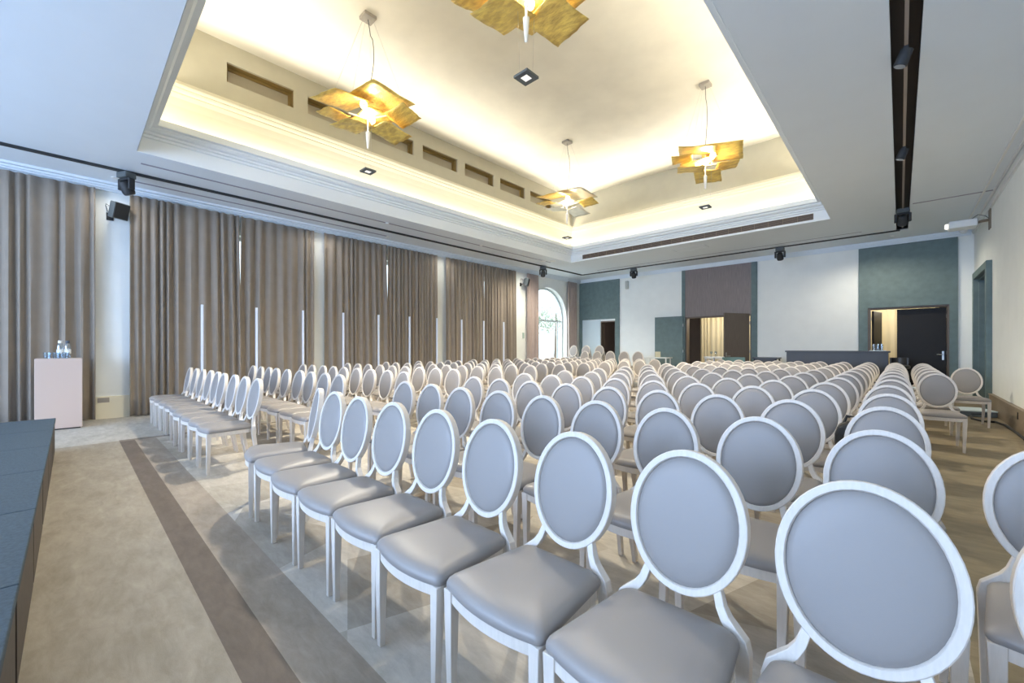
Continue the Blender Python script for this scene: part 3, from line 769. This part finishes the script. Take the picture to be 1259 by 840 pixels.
MB().lathe([(.2,0),(.2,.012),(.03,.03),(.025,1.0)], seg=20).build('pedestal', 'steel', t)
tag(t, 'white cocktail table in front of the open brown door', 'table')
for i, x in enumerate((-4.62,-4.48)):
    g = MB().lathe([(.035,0),(.035,.004),(.005,.012),(.005,.08),(.035,.11),(.042,.17),(.040,.17),(.031,.112),(.002,.085)], c=(x,14.7,1.035), seg=16).build('wine_glass', 'glassware', smooth=True)
    tag(g, ['wine glass on the cocktail table, nearer the cream curtain','wine glass on the cocktail table, nearer the brown door'][i], 'glass', 'glasses on the cocktail table')
t = empty('folding_table', (-6.72, 15.3, 0))
MB().box(-.5,.45,-.25,.25,.93,.965).build('table_top', 'whitepl', t)
for sx in (-.42,.38):
    for sy in (-.2,.2): MB().box(sx-.018, sx+.018, sy-.018, sy+.018, 0, .93).build('leg', 'whitepl', t)
tag(t, 'narrow white table in front of the folded teal door', 'table')
t = empty('corridor_table', (-5.2, 17.3, 0))
MB().box(-.4,.4,-.3,.3,.9,.93).build('table_top', 'whitepl', t)
for sx in (-.36,.36):
    for sy in (-.26,.26): MB().box(sx-.018, sx+.018, sy-.018, sy+.018, 0, .9).build('leg', 'steel', t)
tag(t, 'small white table in the corridor before the cream curtain', 'table')
# things lying about on the door side
t = empty('equipment_case', (.98, 12.25, 0), .3)
MB().box(-.30,.30,-.30,.30,0,.10).build('body', 'case', t, bevel=.01)
MB().box(-.305,.305,-.305,.305,.10,.125).build('lid', 'paper', t, bevel=.006)
MB().tube([(-.06,-.30,.06),(-.06,-.33,.06),(.06,-.33,.06),(.06,-.30,.06)], .008).build('handle', 'black', t)
tag(t, 'flat grey-blue equipment case on the floor by the side door', 'case')
pts = [(1.0,11.9,.02),(.98,11.5,.02),(1.08,11.2,.02),(1.24,11.25,.02),(1.31,10.9,.02),(1.32,10.0,.02),(1.31,9.0,.02),(1.33,8.0,.02),(1.32,6.0,.02)]
tag(MB().tube(pts, .018, 8).build('power_cable', 'black', smooth=True), 'black cable curling from the case and along the skirting', 'cable')
tag(MB().box(.13,.37, 11.88,12.20, .501,.512).build('magazine', 'paper'), 'pale magazine lying on a chair seat near the side door', 'magazine')
mb = MB()
bag = [(-.13,-.07),(.13,-.07),(.13,.07),(-.13,.07)]
mb.loft([[(x*q, y*q, z) for x, y in bag] for q, z in ((.92,0),(1.0,.05),(1.0,.18),(.85,.25),(.35,.28))])
b = mb.build('shoulder_bag', 'black', bevel=.02, loc=(-.24, 4.10, .503))
MB().tube([(-.08,0,.25),(-.06,0,.315),(.06,0,.315),(.08,0,.25)], .012).build('strap', 'black', b)
tag(b, 'black shoulder bag standing on a seat of the fourth row', 'bag')

# ---------------------------------------------------------------- trees outside the arched window
def tree(x, y, h, r, seed, label):
    rnd = random.Random(seed)
    t = empty('garden_tree', (x, y, -.12))
    MB().tube([(0,0,0),(.05,.02,h*.3),(.0,.1,h*.6),(.05,.05,h*.85)], [.16,.13,.09,.04], 8).build('trunk', 'bark', t)
    mb = MB()
    for k in range(900):
        a, b_ = rnd.uniform(0, 2*PI), rnd.gauss(0, .45)
        q = r*rnd.uniform(.3, 1)
        c = Vector((q*math.cos(a)*math.cos(b_), q*math.sin(a)*math.cos(b_), h*.7 + q*math.sin(b_)*1.1))
        n1 = Vector((rnd.gauss(0,1), rnd.gauss(0,1), rnd.gauss(0,1))).normalized(); n2 = n1.cross(Vector((.3,.2,1))).normalized()
        s = rnd.uniform(.07, .15)
        vs = [mb.bm.verts.new(c + n1*s), mb.bm.verts.new(c + n2*s*.5), mb.bm.verts.new(c - n1*s), mb.bm.verts.new(c - n2*s*.5)]
        mb.bm.faces.new(vs)
    mb.build('foliage', 'leaf', t)
    return tag(t, label, 'tree', 'trees in the garden outside')
tree(-17.0, 19.6, 4.6, 1.5, 1, 'pale green tree outside, seen through the near half of the arched window')
tree(-20.5, 27.0, 5.0, 1.5, 2, 'pale green tree farther out in the garden beyond the arched window')

# ---------------------------------------------------------------- lights
def area(name, loc, rot, sx, sy, power, col, spread=None):
    l = bpy.data.lights.new(name, 'AREA'); l.shape = 'RECTANGLE'; l.size = sx; l.size_y = sy; l.energy = power; l.color = col
    if spread: l.spread = spread
    o = bpy.data.objects.new(name, l); COL.objects.link(o); o.location = loc; o.rotation_euler = rot; return o
def point(name, loc, power, col, r=.1):
    l = bpy.data.lights.new(name, 'POINT'); l.energy = power; l.color = col; l.shadow_soft_size = r
    o = bpy.data.objects.new(name, l); COL.objects.link(o); o.location = loc; return o
DAY = (.43,.62,1.0); WARM = (1.0,.92,.76); NEUT = (1.0,.92,.76)
for a, b in fw:
    area('daylight_window', ((a+b)/2, YF-.35, 2.4), (math.radians(90+16),0,0), b-a, 3.0, 190 if a < -9 else 400, DAY)
area('garden_daylight', (XL-1.8, WC[3], 5.5), (0,-math.radians(52),0), 2.4, 3.0, 700, (.86,.93,1.0))
cx, cy = (TX0+TX1)/2, (TY0+TY1)/2
lx, ly = TX1-TX0-.3, TY1-TY0-.3
for nm, loc, rz, L in (('cove_left',(TX0+.09,cy,4.90),0,ly),('cove_right',(TX1-.09,cy,4.90),PI,ly)):
    area(nm, loc, (PI,0,0), .06, L, 38*L/12, WARM)
for nm, loc, L in (('cove_front',(cx,TY0+.09,4.90),lx),('cove_back',(cx,TY1-.09,4.90),lx)):
    area(nm, loc, (PI,0,0), L, .06, 38*L/12, WARM)
# strips on the upper ledge, tilted in
zl = 5.685; tl = math.radians(50); SP = math.radians(96)
area('ledge_left', (TX0+.145,cy,zl), (0,PI+tl,0), .028, ly, 68, WARM, SP)
area('ledge_right', (TX1-.145,cy,zl), (0,PI-tl,0), .028, ly, 68, WARM, SP)
area('ledge_front', (cx,TY0+.145,zl), (PI-tl,0,0), lx, .028, 43, WARM, SP)
area('ledge_back', (cx,TY1-.145,zl), (PI+tl,0,0), lx, .028, 43, WARM, SP)
for x, y, *_ in PEND:
    point('pendant_bulb', (x, y, 5.14), 42, (1.0,.92,.78), .08)
    sl = bpy.data.lights.new('pendant_downlight', 'SPOT'); sl.energy = (800 if x < -5 else 260) if y < 5 else 680; sl.spot_size = 2.7; sl.spot_blend = .8; sl.color = NEUT; sl.shadow_soft_size = .09
    o = bpy.data.objects.new('pendant_downlight', sl); COL.objects.link(o); o.location = (x, y, 4.19)
for x, y in ((-.42,14.70),(-9.37,11.6),(-9.12,11.85)):
    sl = bpy.data.lights.new('ceiling_downlight', 'SPOT'); sl.energy = 220; sl.spot_size = 2.7; sl.spot_blend = .7; sl.color = NEUT; sl.shadow_soft_size = .08
    o = bpy.data.objects.new('ceiling_downlight', sl); COL.objects.link(o); o.location = (x, y, ZC-.03)
for y in (.53, 4.32, 8.18, 12.05):  # added spots that lift the piers, not lamps of the hall
    sl = bpy.data.lights.new('added_pier_light', 'SPOT'); sl.energy = 30; sl.spot_size = 2.6; sl.spot_blend = .9; sl.color = (1.0,.97,.9); sl.shadow_soft_size = .06
    o = bpy.data.objects.new('added_pier_light', sl); COL.objects.link(o); o.location = (-10.42, y, ZC-.02)
for x in (-5.0, -.3): point('corridor_lamp', (x, 17.4, 2.7), 60, (1.0,.91,.76), .15)

w = bpy.data.worlds.new('World'); S.world = w; w.use_nodes = True
bg = w.node_tree.nodes['Background']; bg.inputs[0].default_value = (.82,.92,1.0,1); bg.inputs[1].default_value = 2.6

# ---------------------------------------------------------------- camera
cam = bpy.data.cameras.new('camera'); co = bpy.data.objects.new('camera', cam); COL.objects.link(co)
cam.sensor_width = 36; cam.lens = 508.3/1259*36; cam.shift_y = 7/1259; cam.clip_start = .05; cam.clip_end = 200
co.location = (0, 0, 1.35); co.rotation_euler = (PI/2, 0, math.atan(477.1/508.3))
S.camera = co
S.view_settings.view_transform = 'Standard'; S.view_settings.look = 'None'; S.view_settings.gamma = 1; S.view_settings.exposure = 0.3
S.view_settings.use_curve_mapping = False
try:
    S.cycles.use_denoising = True
    S.cycles.max_bounces = 10; S.cycles.diffuse_bounces = 6; S.cycles.sample_clamp_indirect = 6
except Exception: pass
